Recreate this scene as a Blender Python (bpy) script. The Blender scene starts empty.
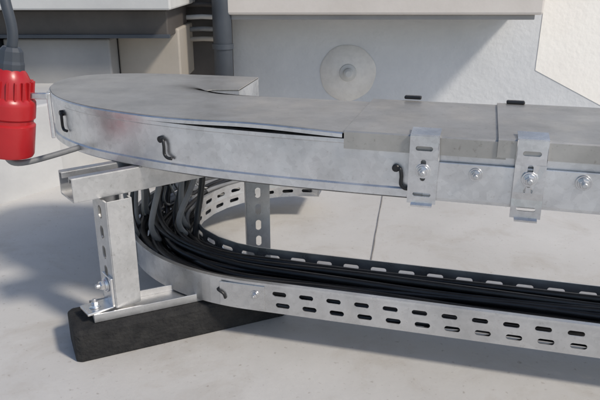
import bpy, bmesh, math, random
from mathutils import Vector, Matrix
random.seed(4)
SC=bpy.context.scene
PH=math.radians(15.5); cP,sP=math.cos(PH),math.sin(PH)
def W(a,b,z): return Vector((a*cP+b*sP, b*cP-a*sP, z))
NF=Vector((-sP,-cP,0))   # tray front-face outward normal
UA=Vector((cP,-sP,0))
# ---------------- materials
def newmat(n):
    m=bpy.data.materials.new(n); m.use_nodes=True
    nt=m.node_tree; b=nt.nodes['Principled BSDF']; return m,nt,b
def N(nt,t,**k):
    n=nt.nodes.new(t)
    for kk,v in k.items():
        if hasattr(n,kk): setattr(n,kk,v)
        else: n.inputs[kk].default_value=v
    return n
def ramp(nt,src,p0,c0,p1,c1):
    r=nt.nodes.new('ShaderNodeValToRGB'); e=r.color_ramp.elements
    e[0].position=p0;e[0].color=(*c0,1);e[1].position=p1;e[1].color=(*c1,1)
    nt.links.new(src,r.inputs[0]); return r
def galv(name,lo,hi,rough=.4,metal=.85,scale=160,tint=(1,1,1),sp=.10,dirt=0.0):
    m,nt,b=newmat(name); L=nt.links.new
    tc=N(nt,'ShaderNodeTexCoord')
    v=N(nt,'ShaderNodeTexVoronoi',Scale=scale); L(tc.outputs['Object'],v.inputs['Vector'])
    n=N(nt,'ShaderNodeTexNoise',Scale=14.0,Detail=6.0,Roughness=.65); L(tc.outputs['Object'],n.inputs['Vector'])
    sep=N(nt,'ShaderNodeSeparateColor'); L(v.outputs['Color'],sep.inputs[0])
    mx=N(nt,'ShaderNodeMath',operation='MULTIPLY_ADD'); L(sep.outputs[0],mx.inputs[0]); mx.inputs[1].default_value=sp
    L(n.outputs[0],mx.inputs[2])
    r=ramp(nt,mx.outputs[0],.35,[lo*t for t in tint],.75,[hi*t for t in tint])
    n5=N(nt,'ShaderNodeTexNoise',Scale=220.0,Detail=3.0,Roughness=.7); L(tc.outputs['Object'],n5.inputs['Vector'])
    r5=ramp(nt,n5.outputs[0],.60,(1,1,1),.74,(1-dirt,1-dirt*1.05,1-dirt*1.15))
    mm=N(nt,'ShaderNodeMix',data_type='RGBA',blend_type='MULTIPLY'); mm.inputs[0].default_value=1
    L(r.outputs[0],mm.inputs[6]); L(r5.outputs[0],mm.inputs[7]); L(mm.outputs[2],b.inputs['Base Color'])
    b.inputs['Metallic'].default_value=metal
    n2=N(nt,'ShaderNodeTexNoise',Scale=35.0,Detail=5.0); L(tc.outputs['Object'],n2.inputs['Vector'])
    mr=N(nt,'ShaderNodeMapRange'); L(n2.outputs[0],mr.inputs[0]); mr.inputs[1].default_value=.3; mr.inputs[2].default_value=.7
    mr.inputs[3].default_value=rough-.07; mr.inputs[4].default_value=rough+.12; L(mr.outputs[0],b.inputs['Roughness'])
    bp=N(nt,'ShaderNodeBump',Strength=.2,Distance=.002); L(n.outputs[0],bp.inputs['Height']); L(bp.outputs[0],b.inputs['Normal'])
    return m
def mottled(name,c0,c1,scale=6,rough=.8,bump=.3,bdist=.002,fine=120,metal=0):
    m,nt,b=newmat(name); L=nt.links.new
    tc=N(nt,'ShaderNodeTexCoord')
    n=N(nt,'ShaderNodeTexNoise',Scale=float(scale),Detail=9.0,Roughness=.62); L(tc.outputs['Object'],n.inputs['Vector'])
    r=ramp(nt,n.outputs[0],.32,c0,.68,c1); L(r.outputs[0],b.inputs['Base Color'])
    f=N(nt,'ShaderNodeTexNoise',Scale=float(fine),Detail=4.0); L(tc.outputs['Object'],f.inputs['Vector'])
    bp=N(nt,'ShaderNodeBump',Strength=bump,Distance=bdist); L(f.outputs[0],bp.inputs['Height']); L(bp.outputs[0],b.inputs['Normal'])
    b.inputs['Roughness'].default_value=rough; b.inputs['Metallic'].default_value=metal
    return m
M_side=galv('galvanised_side',.58,.86,.34,.94,140,sp=.12,dirt=.15)
M_lid=galv('galvanised_lid_weathered',.37,.52,.40,.6,90,(1,.965,.90),sp=.06,dirt=.25)
M_post=galv('galvanised_strut',.45,.66,.4,.8,200,dirt=.25)
M_low=galv('galvanised_lower',.55,.78,.3,.9,160,dirt=.15)
M_clip=galv('zinc_plated',.55,.85,.24,.95,300)
M_black=mottled('black_cable_sheath',(.006,.006,.007),(.020,.020,.021),30,.38,.1)
M_grey=mottled('grey_cable_sheath',(.15,.155,.16),(.24,.245,.25),30,.5,.1)
M_lite=mottled('light_wire_sheath',(.38,.38,.37),(.5,.5,.48),30,.5,.1)
M_rub=mottled('recycled_rubber',(.006,.006,.007),(.024,.023,.022),60,.85,.8,.003,260)
M_plastic=mottled('black_plastic',(.008,.008,.009),(.014,.014,.015),20,.4,.05)
M_red=mottled('red_plastic',(.36,.010,.014),(.46,.018,.022),10,.32,.08)
M_wallm=mottled('painted_render_wall',(.54,.555,.57),(.64,.65,.66),5,.85,.5,.003,70)
M_sunpatch=mottled('painted_sunlight',(.82,.79,.74),(.88,.86,.81),5,.8,.4,.003,70)  # wall sun patch: sunlight painted in as a paler, warmer colour
M_plinth=mottled('painted_concrete_plinth',(.46,.46,.46),(.58,.58,.57),5,.85,.35,.002,70)
M_casing=mottled('grey_casing',(.25,.25,.25),(.34,.335,.33),5,.6,.1)
M_beige=mottled('beige_panel',(.31,.28,.24),(.39,.355,.31),5,.6,.1)
M_ledge=mottled('ledge_paint',(.54,.50,.46),(.64,.60,.56),5,.7,.1)
M_disc=mottled('aged_mortar_patch',(.60,.58,.55),(.76,.74,.70),22,.55,.6,.004,40)
M_dark=mottled('dark_brown_panel',(.05,.045,.042),(.09,.08,.073),8,.6,.1)
M_pipe=mottled('slate_pipe',(.035,.043,.055),(.06,.07,.085),8,.5,.05)
M_white=mottled('white_coping',(.5,.5,.49),(.62,.62,.6),5,.6,.05)
def floor_mat():
    m,nt,b=newmat('roof_screed'); L=nt.links.new
    tc=N(nt,'ShaderNodeTexCoord')
    n=N(nt,'ShaderNodeTexNoise',Scale=3.2,Detail=10.0,Roughness=.62); L(tc.outputs['Object'],n.inputs['Vector'])
    r=ramp(nt,n.outputs[0],.3,(.48,.465,.44),.7,(.60,.585,.56))
    n2=N(nt,'ShaderNodeTexNoise',Scale=9.0,Detail=9.0,Roughness=.72,Distortion=.5); L(tc.outputs['Object'],n2.inputs['Vector'])
    r2=ramp(nt,n2.outputs[0],.50,(0,0,0),.72,(.6,.6,.6))
    mx=N(nt,'ShaderNodeMix',data_type='RGBA'); L(r2.outputs[0],mx.inputs[0]); L(r.outputs[0],mx.inputs[6]); mx.inputs[7].default_value=(.40,.36,.31,1)
    n4=N(nt,'ShaderNodeTexNoise',Scale=160.0,Detail=3.0); L(tc.outputs['Object'],n4.inputs['Vector'])
    r4=ramp(nt,n4.outputs[0],.64,(1,1,1),.76,(.72,.69,.66))
    mm=N(nt,'ShaderNodeMix',data_type='RGBA',blend_type='MULTIPLY'); mm.inputs[0].default_value=1
    L(mx.outputs[2],mm.inputs[6]); L(r4.outputs[0],mm.inputs[7]); L(mm.outputs[2],b.inputs['Base Color'])
    n3=N(nt,'ShaderNodeTexNoise',Scale=60.0,Detail=8.0,Roughness=.7); L(tc.outputs['Object'],n3.inputs['Vector'])
    bp=N(nt,'ShaderNodeBump',Strength=.3,Distance=.002); L(n3.outputs[0],bp.inputs['Height']); L(bp.outputs[0],b.inputs['Normal'])
    b.inputs['Roughness'].default_value=.55
    return m
M_floor=floor_mat()
M_seam=mottled('seam_sealant',(.16,.15,.14),(.28,.26,.24),40,.8,.1)
# ---------------- mesh helpers
def empty(name,loc=(0,0,0)):
    o=bpy.data.objects.new(name,None); SC.collection.objects.link(o); o.empty_display_size=.05; return o
def mk(name,verts,faces,mat,parent=None,smooth=False,solid=0,bevel=0,offset=0.0):
    me=bpy.data.meshes.new(name); me.from_pydata([tuple(v) for v in verts],[],faces); 
    bm=bmesh.new(); bm.from_mesh(me); bmesh.ops.remove_doubles(bm,verts=bm.verts,dist=1e-6)
    bmesh.ops.recalc_face_normals(bm,faces=bm.faces); bm.to_mesh(me); bm.free()
    me.materials.append(mat)
    if smooth:
        for p in me.polygons: p.use_smooth=True
    o=bpy.data.objects.new(name,me); SC.collection.objects.link(o)
    if parent: o.parent=parent
    if solid:
        s=o.modifiers.new('s','SOLIDIFY'); s.thickness=solid; s.offset=offset
    if bevel:
        s=o.modifiers.new('b','BEVEL'); s.width=bevel; s.segments=2; s.limit_method='ANGLE'
    return o
def box(name,c,sz,mat,parent=None,ax=None,bevel=.0015):
    ax=ax or (Vector((1,0,0)),Vector((0,1,0)),Vector((0,0,1)))
    c=Vector(c); v=[]
    for i in(-1,1):
        for j in(-1,1):
            for k in(-1,1): v.append(c+ax[0]*i*sz[0]/2+ax[1]*j*sz[1]/2+ax[2]*k*sz[2]/2)
    f=[(0,1,3,2),(4,6,7,5),(0,4,5,1),(2,3,7,6),(0,2,6,4),(1,5,7,3)]
    return mk(name,v,f,mat,parent,bevel=bevel)
def catmull(pts,n=8):
    pts=[Vector(p) for p in pts]; P=[2*pts[0]-pts[1]]+pts+[2*pts[-1]-pts[-2]]; out=[]
    for i in range(1,len(P)-2):
        for k in range(n):
            t=k/n; p0,p1,p2,p3=P[i-1:i+3]
            out.append(.5*((2*p1)+(p2-p0)*t+(2*p0-5*p1+4*p2-p3)*t*t+(3*p1-p0-3*p2+p3)*t**3))
    out.append(P[-2]); return out
class Path:
    def __init__(s,pts,n=10,smooth=True):
        s.p=catmull(pts,n) if smooth else [Vector(p) for p in pts]
        s.l=[0]
        for i in range(1,len(s.p)): s.l.append(s.l[-1]+(s.p[i]-s.p[i-1]).length)
        s.L=s.l[-1]
    def raw(s,d):
        d=max(0,min(s.L,d))
        for i in range(1,len(s.l)):
            if s.l[i]>=d: 
                k=(d-s.l[i-1])/max(1e-9,s.l[i]-s.l[i-1]); return s.p[i-1].lerp(s.p[i],k)
        return s.p[-1]
    def at(s,d):
        p=s.raw(d); t=(s.raw(d+.004)-s.raw(d-.004)); t.z=0; t.normalize()
        return p,t,Vector((-t.y,t.x,0))
def tube(name,pts,r,mat,parent=None,n=8,seg=12,smooth=True):
    pp=catmull(pts,n) if smooth else [Vector(p) for p in pts]
    v=[];f=[]; up=None
    for i,p in enumerate(pp):
        t=(pp[min(i+1,len(pp)-1)]-pp[max(i-1,0)]).normalized()
        if up is None:
            up=Vector((0,0,1)) if abs(t.z)<.9 else Vector((1,0,0))
        x=t.cross(up).normalized(); y=x.cross(t).normalized(); up=y
        rr=r(i/(len(pp)-1)) if callable(r) else r
        for k in range(seg):
            an=2*math.pi*k/seg; v.append(p+x*math.cos(an)*rr+y*math.sin(an)*rr)
    m=len(pp)
    for i in range(m-1):
        for k in range(seg):
            a=i*seg+k;b=i*seg+(k+1)%seg; f.append((a,b,b+seg,a+seg))
    f.append(tuple(range(seg))[::-1]); f.append(tuple((m-1)*seg+k for k in range(seg)))
    return mk(name,v,f,mat,parent,smooth=True)
def lathe(name,o,d,prof,mat,parent=None,seg=24,smooth=True):
    o=Vector(o); d=Vector(d).normalized(); x=d.orthogonal().normalized(); y=d.cross(x)
    v=[];f=[]
    for h,r in prof:
        for k in range(seg):
            an=2*math.pi*k/seg; v.append(o+d*h+x*math.cos(an)*r+y*math.sin(an)*r)
    for i in range(len(prof)-1):
        for k in range(seg):
            a=i*seg+k;b=i*seg+(k+1)%seg; f.append((a,b,b+seg,a+seg))
    f.append(tuple(range(seg))[::-1]); f.append(tuple((len(prof)-1)*seg+k for k in range(seg)))
    ob=mk(name,v,f,mat,parent,smooth=smooth)
    if smooth:
        es=ob.modifiers.new('e','EDGE_SPLIT'); es.split_angle=math.radians(38)
    return ob
def sweep(name,path,prof,mat,parent=None,s0=0,s1=None,step=.008,solid=.0015,lift=None,flip=1):
    s1=path.L if s1 is None else s1; n=max(1,int((s1-s0)/step)); v=[];f=[];m=len(prof)
    for i in range(n+1):
        s=s0+(s1-s0)*i/n; p,t,nn=path.at(s)
        lz=lift(s) if lift else 0
        for o,z in prof: v.append(Vector((p.x,p.y,z+lz))+nn*o*flip)
    for i in range(n):
        for j in range(m-1):
            a=i*m+j; f.append((a,a+1,a+m+1,a+m))
    ob=mk(name,v,f,mat,parent,smooth=True,solid=solid)
    es=ob.modifiers.new('e','EDGE_SPLIT'); es.split_angle=math.radians(30)
    return ob
def perf(name,fn,s0,s1,t0,t1,rows,mat,parent=None,solid=.0013,NS=16):
    v=[];f=[]
    def quad(a,b,c,d):
        n=max(1,int((b-a)/.012))
        for i in range(n):
            x0=a+(b-a)*i/n;x1=a+(b-a)*(i+1)/n; k=len(v)
            v.extend([fn(x0,c),fn(x1,c),fn(x1,d),fn(x0,d)]); f.append((k,k+1,k+2,k+3))
    rows=sorted(rows); tb=[t0]+[(rows[i][0]+rows[i+1][0])/2 for i in range(len(rows)-1)]+[t1]
    for ri,(tc,ls,lt,cs) in enumerate(rows):
        c,d=tb[ri],tb[ri+1]; cs=[x for x in sorted(cs) if x-ls/2>s0+.002 and x+ls/2<s1-.002]
        if not cs: quad(s0,s1,c,d); continue
        pitch=min([cs[i+1]-cs[i] for i in range(len(cs)-1)] or [ls*1.6])
        last=s0
        for x in cs:
            a=max(x-pitch/2,s0);b=min(x+pitch/2,s1)
            if a-last>1e-5: quad(last,a,c,d)
            last=b
            r=min(ls,lt)/2; inner=[]; 
            for k in range(NS):
                an=2*math.pi*(k+.5)/NS; ca,sa=math.cos(an),math.sin(an)
                if ls>=lt: inner.append((x+ca*r+math.copysign((ls-lt)/2,ca),tc+sa*r))
                else: inner.append((x+ca*r,tc+sa*r+math.copysign((lt-ls)/2,sa)))
            outer=[]
            for (ix,iy) in inner:
                dx,dy=ix-x,iy-tc
                k=1e9
                if dx>0:k=min(k,(b-x)/dx)
                if dx<0:k=min(k,(a-x)/dx)
                if dy>0:k=min(k,(d-tc)/dy)
                if dy<0:k=min(k,(c-tc)/dy)
                outer.append([x+dx*k,tc+dy*k])
            for q in((a,c),(b,c),(b,d),(a,d)):
                an=math.atan2(q[1]-tc,q[0]-x)
                best=min(range(NS),key=lambda i:abs(math.remainder(math.atan2(outer[i][1]-tc,outer[i][0]-x)-an,2*math.pi)))
                outer[best]=list(q)
            k0=len(v)
            for q in inner: v.append(fn(*q))
            for q in outer: v.append(fn(*q))
            for k in range(NS):
                k2=(k+1)%NS; f.append((k0+k,k0+k2,k0+NS+k2,k0+NS+k))
        if s1-last>1e-5: quad(last,s1,c,d)
    return mk(name,v,f,mat,parent,solid=solid)
def bolt(parent,o,d,s=1.0,name='bolt'):
    o=Vector(o);d=Vector(d).normalized()
    lathe(name+'_washer',o,d,[(0,.0072*s),(.0009*s,.0075*s),(.0014*s,.0072*s)],M_clip,parent)
    lathe(name+'_flange',o+d*.0014*s,d,[(0,.006*s),(.0012*s,.0055*s)],M_clip,parent)
    lathe(name+'_nut',o+d*.0026*s,d,[(0,.0046*s),(.0032*s,.0048*s),(.0042*s,.0040*s)],M_clip,parent,seg=6,smooth=False)
    lathe(name+'_stud',o+d*.006*s,d,[(0,.0026*s),(.004*s,.0026*s),(.0046*s,.002*s)],M_post,parent,seg=12)

# ================= UPPER TRAY
Z0,Z1=.208,.262
up=empty('cable_tray')
outer_ab=[(-.045,.602),(-.12,.602),(-.2,.605),(-.28,.613),(-.36,.629),(-.44,.655),(-.505,.695),(-.55,.745),(-.575,.80),(-.567,.852),(-.52,.885),(-.45,.899),(-.39,.903),(-.315,.905)]
outer=Path([W(a,b,0) for a,b in outer_ab],8)
inner_ab=[(-.045,.762),(-.12,.762),(-.22,.762),(-.28,.760),(-.318,.763),(-.340,.775),(-.340,.790),(-.306,.801)]
inner=Path([W(a,b,0) for a,b in inner_ab],8)
sweep('bend_outer_wall',outer,[(-.02,Z0),(0,Z0),(.0018,Z0+.0015),(.0018,Z0+.0085),(0,Z0+.010),(0,Z1-.004),(.0012,Z1-.003),(.0012,Z1),(-.006,Z1)],M_side,up)
sweep('bend_inner_wall',inner,[(.02,Z0),(0,Z0),(0,Z1+.004)],M_side,up)
def plate_between(name,pa,pb,z,mat,parent,n=60,solid=.0015,lift=None,oa=0,s0=0,s1=1):
    v=[];f=[]
    for i in range(n+1):
        k=s0+(s1-s0)*i/n
        p,t,nn=pa.at(pa.L*k); q,t2,n2=pb.at(pb.L*k); lz=lift(pa.L*k) if lift else 0
        v+= [Vector((p.x,p.y,z+lz))+nn*oa, Vector(((p.x+q.x)/2,(p.y+q.y)/2,z+lz*.5)),Vector((q.x,q.y,z))]
    for i in range(n):
        for j in(0,1): a=i*3+j; f.append((a,a+1,a+4,a+3))
    return mk(name,v,f,mat,parent,solid=solid)
plate_between('bend_floor',outer,inner,Z0+.001,M_low,up)
lf=lambda s: .0040*math.exp(-((s-.17)/.080)**2)
plate_between('bend_lid',outer,inner,Z1+.0055,M_lid,up,lift=lf,oa=.001)
sweep('bend_lid_rim',outer,[(.001,Z1+.0048),(.0026,Z1+.0040),(.0026,Z1+.0008)],M_side,up,s0=.079,lift=lf)
pe=outer.p[-1];pi=inner.p[-1]
mk('far_arm_end',[Vector((pe.x,pe.y,Z0)),Vector((pi.x,pi.y,Z0)),Vector((pi.x,pi.y,Z1+.004)),Vector((pe.x,pe.y,Z1+.004))],[(0,1,2,3)],M_side,up,solid=.0015)
AS,AE=-.046,1.25
mk('straight_front_wall',[W(AS,.602,Z0),W(AE,.602,Z0),W(AE,.602,Z1),W(AS,.602,Z1)],[(0,1,2,3)],M_side,up,solid=.0015)
mk('straight_back_wall',[W(AS,.762,Z0),W(AE,.762,Z0),W(AE,.762,Z1),W(AS,.762,Z1)],[(0,1,2,3)],M_side,up,solid=.0015)
mk('straight_floor',[W(AS,.602,Z0),W(AE,.602,Z0),W(AE,.762,Z0),W(AS,.762,Z0)],[(0,1,2,3)],M_low,up,solid=.0015)
def lid(name,a0,a1,z,fo,mat):
    prof=[(.602-fo,z-.017),(.602-fo,z-.001),(.603-fo,z),(.764+fo,z),(.765+fo,z-.001),(.765+fo,z-.017)]
    v=[];f=[]
    n=12
    for i in range(n+1):
        a=a0+(a1-a0)*i/n
        for b,zz in prof: v.append(W(a,b,zz))
    m=len(prof)
    for i in range(n):
        for j in range(m-1):
            k=i*m+j; f.append((k,k+1,k+m+1,k+m))
    return mk(name,v,f,mat,up,solid=.0013)
lid('straight_lid',-.122,.028,.2705,.0035,M_lid)
lid('straight_lid_overlap',.02,AE,.2725,.0052,M_lid)
box('splice_plate',W(.11,.5985,.229),(.29,.0025,.036),M_side,up,(UA,NF,Vector((0,0,1))),bevel=.0006)
box('bottom_bead',W(.6,.6,Z0+.0045),(1.29,.003,.007),M_side,up,(UA,NF,Vector((0,0,1))),bevel=.001)
def clamp(a,w=.027,zt=.2715,zb=.2035,off=.595):
    fn=lambda s,t: W(a+s,off,t)
    perf('clamp_plate',fn,-w/2,w/2,zb,zt,[(zt-.012,.016,.0045,[0]),(zt-.033,.005,.021,[0]),(zb+.009,.017,.004,[0])],M_clip,up,solid=.0018)
    mk('clamp_top_tab',[W(a-w/2,off,zt),W(a+w/2,off,zt),W(a+w/2,off+.022,zt+.0022),W(a-w/2,off+.022,zt+.0022)],[(0,1,2,3)],M_clip,up,solid=.0018)
    mk('clamp_bottom_tab',[W(a-w/2+.004,off,zb),W(a+w/2-.003,off,zb),W(a+w/2-.003,off-.006,zb-.001),W(a-w/2+.004,off-.006,zb-.001)],[(0,1,2,3)],M_clip,up,solid=.0018)
    bolt(up,W(a,off-.001,.238),NF,.95)
clamp(-.045,zb=.2055); clamp(.05,zt=.2735,zb=.2000)
bolt(up,W(.003,.597,.2375),NF,.85); bolt(up,W(.096,.597,.2375),NF,.95)
def hook(p,n,t,parent,s=1.0):
    p=Vector(p); Zv=Vector((0,0,1))
    pts=[p+n*.001+t*-.004*s+Zv*.010*s, p+n*.004*s+t*.001*s+Zv*.010*s, p+n*.005*s+t*.003*s+Zv*.003*s, p+n*.005*s+t*.003*s-Zv*.006*s, p+n*.005*s+t*.007*s-Zv*.010*s, p+n*.003*s+t*.012*s-Zv*.011*s]
    tube('clip_hook',pts,.0019*s,M_plastic,parent,5,8)
    lathe('clip_head',p+t*-.003*s+Zv*.010*s,n,[(0,.004*s),(.004*s,.004*s),(.005*s,.003*s)],M_plastic,parent,12)
for a,z in((-.325,.234),(-.512,.240),(-.068,.228)):
    best=min(range(400),key=lambda i:(outer.raw(outer.L*.5*i/400)-W(a,0,0)).dot(UA)**2)
    p,t,nn=outer.at(outer.L*.5*best/400)
    hook(Vector((p.x,p.y,z)),nn,-t,up,.95)
for a in(-.075,.04):
    box('lid_rear_clip',W(a,.768,.275),(.02,.008,.004),M_plastic,up,(UA,NF,Vector((0,0,1))))

# ================= LOWER TRAY
lo=empty('perforated_cable_tray')
L0,L1=.044,.079
CA,CB,RO,RI=-.24,.88,.25,.16
def lowpath(R,b,a_end=1.25,th_end=95):
    pts=[W(a_end,b,0)]
    n=40
    for i in range(1,n): pts.append(W(a_end+(CA-a_end)*i/n,b,0))
    for i in range(0,61):
        th=math.radians(270-(270-th_end)*i/60); pts.append(W(CA+R*math.cos(th),CB+R*math.sin(th),0))
    return Path(pts,1,False)
lpo=lowpath(RO,CB-RO); lpi=lowpath(RI,CB-RI)
SB=1.25-CA
def fo(s,t):
    p,tt,nn=lpo.at(s); return Vector((p.x,p.y,t))
def fi(s,t):
    p,tt,nn=lpi.at(s); return Vector((p.x,p.y,t))
cs=[SB-.045-.0315*i for i in range(46)]
perf('front_wall',fo,0,SB-.002,L0,L1,[(L0+.0105,.0165,.006,cs),(L0+.0245,.0165,.006,[c+.004 for c in cs])],M_low,lo)
perf('bend_wall',fo,SB-.004,lpo.L,L0,L1,[(L0+.0175,.012,.006,[SB+.22+.03*i for i in range(12)])],M_side,lo)
sweep('front_top_roll',lpo,[(.0,L1-.001),(.002,L1),(.002,L1+.0015),(-.003,L1+.0015)],M_low,lo,step=.02)
cs2=[.02+.034*i for i in range(60)]
perf('back_wall',fi,0,lpi.L,L0,L1+.003,[(L0+.010,.019,.006,cs2),(L0+.0265,.019,.006,[c+.004 for c in cs2])],M_low,lo)
def ff(s,t):
    po,_,_=lpo.at(s*lpo.L); pi_,_,_=lpi.at(s*lpi.L)
    p=po.lerp(pi_,t); return Vector((p.x,p.y,L0+.001))
fn=lambda s,t: ff(s/1.9,t)
perf('tray_floor',fn,0,1.9,0,1,[(t,.019,.075,[.02+.028*i for i in range(67)]) for t in(.14,.38,.62,.86)],M_low,lo)
box('joint_strap',fo(SB+.004,.0615)+NF*.0012,(.055,.0016,.030),M_low,lo,(UA,NF,Vector((0,0,1))),bevel=.0004)
bolt(lo,fo(SB-.012,.065)+NF*.002,NF,.7)
tube('clip_small',[fo(SB+.033,.066)+NF*.001,fo(SB+.033,.066)+NF*.005,fo(SB+.026,.062)+NF*.005,fo(SB+.024,.056)+NF*.004],.0016,M_plastic,lo,4,8)

# ================= CABLES
cb=empty('cable_bundle')
def cable(w,z,r,mat,peel=None,name='cable'):
    b=.6405+.071*w; R=CB-b; pts=[]
    ph=random.random()*6
    for i in range(14):
        a=1.2+(CA-1.2)*i/14
        pts.append(W(a,b+.004*math.sin(i*1.1+ph),z+.003*math.sin(i*.9+ph*2)))
    pe=peel if peel else 100
    n=int((270-pe)/12); wob=.004 if z<.06 else .010; zt=random.uniform(0,.012) if z>.058 else 0
    for i in range(n+1):
        th=math.radians(270-(270-pe)*i/n)
        rr=min(R+wob*math.sin(i*.8+ph),RO-.007)
        pts.append(W(CA+rr*math.cos(th),CB+rr*math.sin(th),z+zt*i/n+.003*math.sin(i*.7+ph)))
    if peel:
        p=pts[-1]; q=pts[-2]; d=(p-q).normalized(); j=random.uniform(-.012,.012)
        pts.append(p+d*.025+Vector((.008+j,0,.022))); pts.append(p+d*.04+Vector((.022+j,.0,.07))); pts.append(p+d*.045+Vector((.03+j*2,.01,.155)))
    tube(name,pts,r,mat,cb,5,10)
for lay,(z,ws) in enumerate(((.051,(0.0,.14,.28,.42,.56,.7,.84,.98)),(.0605,(.05,.2,.36,.5,.66,.8,.94)),(.069,(.15,.34,.52,.7,.88)),(.0765,(.45,.62,.78)))):
    for w in ws:
        pl=None
        if lay>=1: pl=random.choice([None,225,212,200,190,180])
        cable(w+random.uniform(-.03,.03),z,random.uniform(.0036,.0055),M_black,pl)
for w,z,pl,dx in((.1,.062,205,0),(.3,.07,222,.01),(.95,.072,214,.0),(.2,.066,196,.004),(.8,.075,224,.02),(.02,.065,214,-.012),(.15,.06,188,-.01)):
    pts=[]
    b=.6405+.071*w;R=CB-b
    for i in range(8):
        th=math.radians(120+ (pl-120)*i/7); pts.append(W(CA+R*math.cos(th),CB+R*math.sin(th),z))
    p=pts[-1]; pts+= [p+Vector((-.004,-.02,.03)),p+Vector((dx,-.012,.09)),p+Vector((.008+dx,.02,.17))]
    tube('grey_cable',pts,random.uniform(.0028,.0043),M_grey,cb,6,10)
# a few thin pale wires that leave the bundle behind the post and rise to the upper tray
for k in range(5):
    th=math.radians(172+k*9+random.uniform(-3,3)); R=random.uniform(RI+.03,RO-.012)
    j=lambda s: Vector((random.uniform(-s,s),random.uniform(-s,s),0))
    def ring(dth,z): 
        t2=th+math.radians(dth); return W(CA+R*math.cos(t2),CB+R*math.sin(t2),z)
    pts=[ring(-48,.048),ring(-34,.056),ring(-20,.068),ring(-8,.078),ring(-1,.097),ring(0,.13)+j(.008),ring(2,.17)+j(.01),ring(4,.215)]
    tube('thin_wire',pts,random.uniform(.0012,.0019),(M_lite,M_grey,M_lite,M_grey,M_lite)[k],cb,6,8)
    if k in(1,3): box('wire_connector',pts[5],(.010,.008,.020),M_lite if k==1 else M_plastic,cb,None,.0012)

# ================= SUPPORT STAND
def stand(name,px,py,ang,foot=True,ftang=None,ptop=.190,post_w=.041,post_d=.028,arm=True,footc=None,flen=.26,pbot=.05,slots=5,sw=.010):
    st=empty(name); e=Vector((math.cos(ang),math.sin(ang),0)); g=Vector((-e.y,e.x,0)); Zv=Vector((0,0,1))
    base=Vector((px,py,0))
    def web(s,t): return base-e*post_d/2+g*s+Zv*t
    perf('post_web',web,-post_w/2,post_w/2,pbot,ptop,[(pbot+.014+.0245*i,sw,.016,[0]) for i in range(slots)],M_post,st,solid=.002)
    for sgn in(-1,1):
        mk('post_flange',[base+g*sgn*post_w/2-e*post_d/2+Zv*pbot,base+g*sgn*post_w/2+e*post_d/2+Zv*pbot,base+g*sgn*post_w/2+e*post_d/2+Zv*ptop,base+g*sgn*post_w/2-e*post_d/2+Zv*ptop],[(0,1,2,3)],M_post,st,solid=.002)
        mk('post_lip',[base+g*sgn*post_w/2+e*post_d/2+Zv*pbot,base+g*sgn*(post_w/2-.009)+e*post_d/2+Zv*pbot,base+g*sgn*(post_w/2-.009)+e*post_d/2+Zv*ptop,base+g*sgn*post_w/2+e*post_d/2+Zv*ptop],[(0,1,2,3)],M_post,st,solid=.002)
    if not foot:
        box('base_plate',base+Zv*.003,(.07,.06,.005),M_post,st,(e,g,Zv),.0008); return st
    fa=ftang if ftang is not None else ang
    fe=Vector((math.cos(fa),math.sin(fa),0)); fg=Vector((-fe.y,fe.x,0))
    fc=Vector(footc) if footc else base+fe*.08
    pr=[(-1,0),(-1,.034),(-.92,.039),(.92,.039),(1,.034),(1,0)]
    hw=.032;v=[];f=[]; ends=[(-flen/2,.86),(-flen/2+.006,1),(flen/2-.006,1),(flen/2,.86)]
    for s,kx in ends:
        for o,z in pr: v.append(fc+fe*s+fg*o*hw*kx+Zv*(z if kx==1 else z*.96))
    m=len(pr)
    for i in range(3):
        for j in range(m):
            a=i*m+j;b=i*m+(j+1)%m; f.append((a,b,b+m,a+m))
    f.append(tuple(range(m)));f.append(tuple(range(3*m,4*m))[::-1])
    mk('rubber_foot',v,f,M_rub,st,bevel=.002)
    for sgn in(-1,1): box('foot_rail_side',fc+fg*sgn*.0185+Zv*.0445,(flen-.05,.002,.010),M_post,st,(fe,fg,Zv),.0004)
    box('foot_rail_base',fc+Zv*.0405,(flen-.05,.035,.002),M_post,st,(fe,fg,Zv),.0004)
    q=base-e*(post_d/2+.0025)
    box('bracket_vertical',q+Zv*.068-g*.006,(.0035,.026,.038),M_clip,st,(e,g,Zv),.0008)
    box('bracket_foot',q-e*.015+Zv*.0505-g*.006,(.032,.026,.0035),M_clip,st,(e,g,Zv),.0008)
    bolt(st,q-e*.002+Zv*.076-g*.006,-e,1.2); bolt(st,q-e*.018+Zv*.0525-g*.006,Zv,.9)
    if arm:
        a0=base-e*.044+g*.014; Ln=.34; h0,h1=.181,.2065; hw2=.0205
        for sgn in(-1,1):
            mk('crossarm_side',[a0+g*sgn*hw2+Zv*h0,a0+e*Ln+g*sgn*hw2+Zv*h0,a0+e*Ln+g*sgn*hw2+Zv*h1,a0+g*sgn*hw2+Zv*h1],[(0,1,2,3)],M_post,st,solid=.0022)
            mk('crossarm_lip',[a0+g*sgn*hw2+Zv*h1,a0+e*Ln+g*sgn*hw2+Zv*h1,a0+e*Ln+g*sgn*(hw2-.009)+Zv*h1,a0+g*sgn*(hw2-.009)+Zv*h1],[(0,1,2,3)],M_post,st,solid=.0022)
            mk('crossarm_return',[a0+g*sgn*(hw2-.009)+Zv*h1,a0+e*Ln+g*sgn*(hw2-.009)+Zv*h1,a0+e*Ln+g*sgn*(hw2-.009)+Zv*(h1-.006),a0+g*sgn*(hw2-.009)+Zv*(h1-.006)],[(0,1,2,3)],M_post,st,solid=.002)
        mk('crossarm_base',[a0-g*hw2+Zv*h0,a0+e*Ln-g*hw2+Zv*h0,a0+e*Ln+g*hw2+Zv*h0,a0+g*hw2+Zv*h0],[(0,1,2,3)],M_post,st,solid=.0022)
    return st
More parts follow.
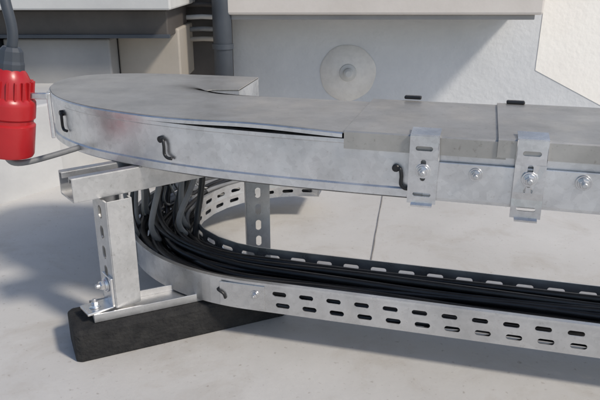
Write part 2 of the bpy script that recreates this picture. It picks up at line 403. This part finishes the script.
stand('tray_support_stand',-.211,.687,math.radians(37),ftang=math.radians(25),footc=(-.146,.708,0),flen=.258,ptop=.1785)
stand('tray_support_post',-.062,.885,math.radians(100),foot=False,ptop=.206,pbot=.0055,slots=8,post_w=.032,post_d=.022,sw=.008)

# ================= RED PLUG
pl=empty('red_power_plug')
po=Vector((-.308,.700,.318)); pd=Vector((-.17,-.03,-1)).normalized()
lathe('plug_body',po,pd,[(0,.0125),(.004,.016),(.012,.0205),(.03,.0225),(.034,.0265),(.038,.0270),(.052,.0270),(.054,.0250),(.058,.0250),(.060,.0275),(.092,.0275),(.095,.0262),(.095,.0235),(.088,.0225)],M_red,pl,36)
for i in range(18):
    an=2*math.pi*i/18; x=pd.orthogonal().normalized(); y=pd.cross(x); r=x*math.cos(an)+y*math.sin(an)
    box('grip_rib',po+pd*.022+r*.0225,(.02,.0022,.004),M_red,pl,(pd,pd.cross(r),r),.0005)
lathe('gland_nut',po-pd*.022,pd,[(0,.009),(.004,.0120),(.014,.0130),(.017,.0140),(.024,.0140)],M_pipe,pl,10,False)
tube('supply_cable',[po-pd*.015,po-pd*.04,po+Vector((.001,.005,.08)),po+Vector((-.012,.03,.16)),po+Vector((-.03,.1,.3))],.0055,M_pipe,pl,6,12)
box('latch_bracket',Vector((-.274,.706,.266)),(.004,.016,.050),M_clip,pl,(Vector((.95,.3,0)),Vector((-.3,.95,0)),Vector((0,0,1))),.001)
box('latch_tab',Vector((-.286,.698,.288)),(.028,.004,.007),M_clip,pl,None,.001)
oe=po+pd*.095
tube('outlet_cable',[oe+pd*-.008,oe+pd*.006,oe+Vector((.010,.01,-.014)),oe+Vector((.045,.05,-.012)),oe+Vector((.11,.13,-.004)),oe+Vector((.16,.17,.0))],.0035,M_grey,pl,6,10)

# ================= SETTING
FS=60
mk('roof_floor',[(-FS,-FS,0),(FS,-FS,0),(FS,FS,0),(-FS,FS,0)],[(0,1,2,3)],M_floor)
sm=empty('floor_seam')
def strip(n,p,q,w):
    p=Vector(p);q=Vector(q);d=(q-p).normalized();g=Vector((-d.y,d.x,0))*w/2
    nn=24;v=[];f=[]
    for i in range(nn+1):
        c=p.lerp(q,i/nn)+Vector((-d.y,d.x,0))*random.uniform(-.0007,.0007); k=random.uniform(.5,1.2)
        v+=[c-g*k,c+g*k]
    for i in range(nn): f.append((2*i,2*i+1,2*i+3,2*i+2))
    for x in v: x.z=.0015
    mk(n,v,f,M_seam,sm)
strip('seam_line',(.09,.80,0),(.26,1.75,0),.0020)
YW=1.8
wl=empty('parapet_wall')
mk('wall_face',[(-3,YW,0),(3,YW,0),(3,YW+.2,0),(-3,YW+.2,0),(-3,YW,.9),(3,YW,.9),(3,YW+.2,.9),(-3,YW+.2,.9)],[(0,1,5,4),(1,2,6,5),(2,3,7,6),(3,0,4,7),(4,5,6,7)],M_wallm,wl)
wp=empty('wall_sun_patch')  # added thin sheet; its outline and pale colour stand in for sunlight
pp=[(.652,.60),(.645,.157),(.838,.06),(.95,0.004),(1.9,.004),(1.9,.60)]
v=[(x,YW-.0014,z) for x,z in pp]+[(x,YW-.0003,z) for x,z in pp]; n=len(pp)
mk('sun_patch_sheet',v,[tuple(range(n)),tuple(range(n,2*n))[::-1]]+[(i,(i+1)%n,(i+1)%n+n,i+n) for i in range(n)],M_sunpatch,wp)
lg=empty('equipment_cabinet')
box('cabinet_body',(.195,1.70,.47),(.77,.19,.31),M_ledge,lg,None,.006)
box('cabinet_base_rail',(.195,1.705,.309),(.74,.17,.012),M_casing,lg,None,.002)
ds=empty('wall_vent_cap')
v=[];f=[];seg=64
for k in range(seg):
    an=2*math.pi*k/seg; rr=.077*(1+.012*math.sin(3*an+1)+.008*math.sin(7*an))
    v.append((.131+rr*math.cos(an),YW-.0005,.149+rr*math.sin(an))); 
for k in range(seg):
    an=2*math.pi*k/seg; rr=.074*(1+.012*math.sin(3*an+1)+.008*math.sin(7*an))
    v.append((.131+rr*math.cos(an),YW-.004,.149+rr*math.sin(an)))
v.append((.131,YW-.007,.149))
for k in range(seg):
    k2=(k+1)%seg; f.append((k,k2,seg+k2,seg+k)); f.append((seg+k,seg+k2,2*seg))
mk('disc',v,f,M_disc,ds,smooth=True)
lathe('knob',(.131,YW-.006,.151),(0,-1,0),[(0,.024),(.004,.022),(.006,.014),(.022,.013),(.027,.008)],M_white,ds,24)
pn=empty('concrete_plinth')
zt=.17
P=[(-.66,1.0),(-.485,1.275),(-.46,1.79),(-1.6,1.79),(-1.6,1.0)]
v=[(x,y,0) for x,y in P]+[(x,y,zt) for x,y in P]
mk('plinth_block',v,[(0,1,6,5),(1,2,7,6),(2,3,8,7),(3,4,9,8),(4,0,5,9),(5,6,7,8,9)],M_plinth,pn,bevel=.004)
ac=empty('ventilation_unit')
box('unit_casing',(-.55,1.62,.215),(.24,.24,.11),M_casing,ac,None,.004)
box('unit_side_panel',(-.355,1.66,.225),(.145,.2,.125),M_beige,ac,None,.004)
box('unit_recess',(-.59,1.60,.3045),(.60,.26,.058),M_dark,ac,None,.003)
box('unit_recess_flange',(-.59,1.465,.279),(.61,.012,.008),M_pipe,ac,None,.001)
box('unit_top',(-.56,1.58,.372),(.58,.34,.070),M_white,ac,None,.004)
box('unit_lower_grille',(-.82,1.5,.225),(.28,.2,.09),M_pipe,ac,None,.004)
for i in range(4): box('grille_fin',(-.82,1.395,.195+.02*i),(.27,.008,.006),M_plinth,ac,None,.001)
dp=empty('drain_pipe')
tube('pipe',[(-.188,1.62,0),(-.188,1.62,.3),(-.188,1.62,.9)],.023,M_pipe,dp,2,24,False)
lathe('pipe_collar',(-.188,1.62,.235),(0,0,1),[(0,.026),(.012,.026)],M_pipe,dp,24)
hp=empty('pipe_run')
for i,z in enumerate((.245,.27,.3,.33)):
    tube('pipe_%d'%i,[(-.34,1.72,z),(-.25,1.72,z+.004),(-.19,1.74,z)],.006,(M_beige,M_grey,M_white,M_dark)[i],hp,2,12,False)
box('pipe_clip_board',(-.245,1.77,.3),(.13,.03,.4),M_dark,hp,None,.002)

# ================= LIGHT / CAMERA
el=math.radians(44); h=Vector((.80,-.60,0)).normalized(); sd=h*math.cos(el)+Vector((0,0,math.sin(el)))
w=bpy.data.worlds.new('World'); SC.world=w; w.use_nodes=True; nt=w.node_tree
sk=nt.nodes.new('ShaderNodeTexSky'); sk.sky_type='NISHITA'; sk.sun_disc=False; sk.sun_elevation=el; sk.sun_rotation=math.atan2(h.x,h.y)
nt.links.new(sk.outputs[0],nt.nodes['Background'].inputs[0]); nt.nodes['Background'].inputs[1].default_value=.13
sl=bpy.data.lights.new('sun','SUN'); sl.energy=2.8; sl.angle=math.radians(7); sl.color=(1,.92,.81)
so=bpy.data.objects.new('sun',sl); SC.collection.objects.link(so); so.rotation_euler=(-sd).to_track_quat('-Z','Y').to_euler()
cam=bpy.data.cameras.new('camera'); cam.lens=39; cam.sensor_width=36; cam.clip_start=.01; cam.clip_end=500
co=bpy.data.objects.new('camera',cam); SC.collection.objects.link(co); co.location=(0,0,.416); co.rotation_euler=(math.radians(90-19.49),0,0)
SC.camera=co
SC.view_settings.view_transform='Standard'; SC.view_settings.look='None'; SC.view_settings.exposure=0
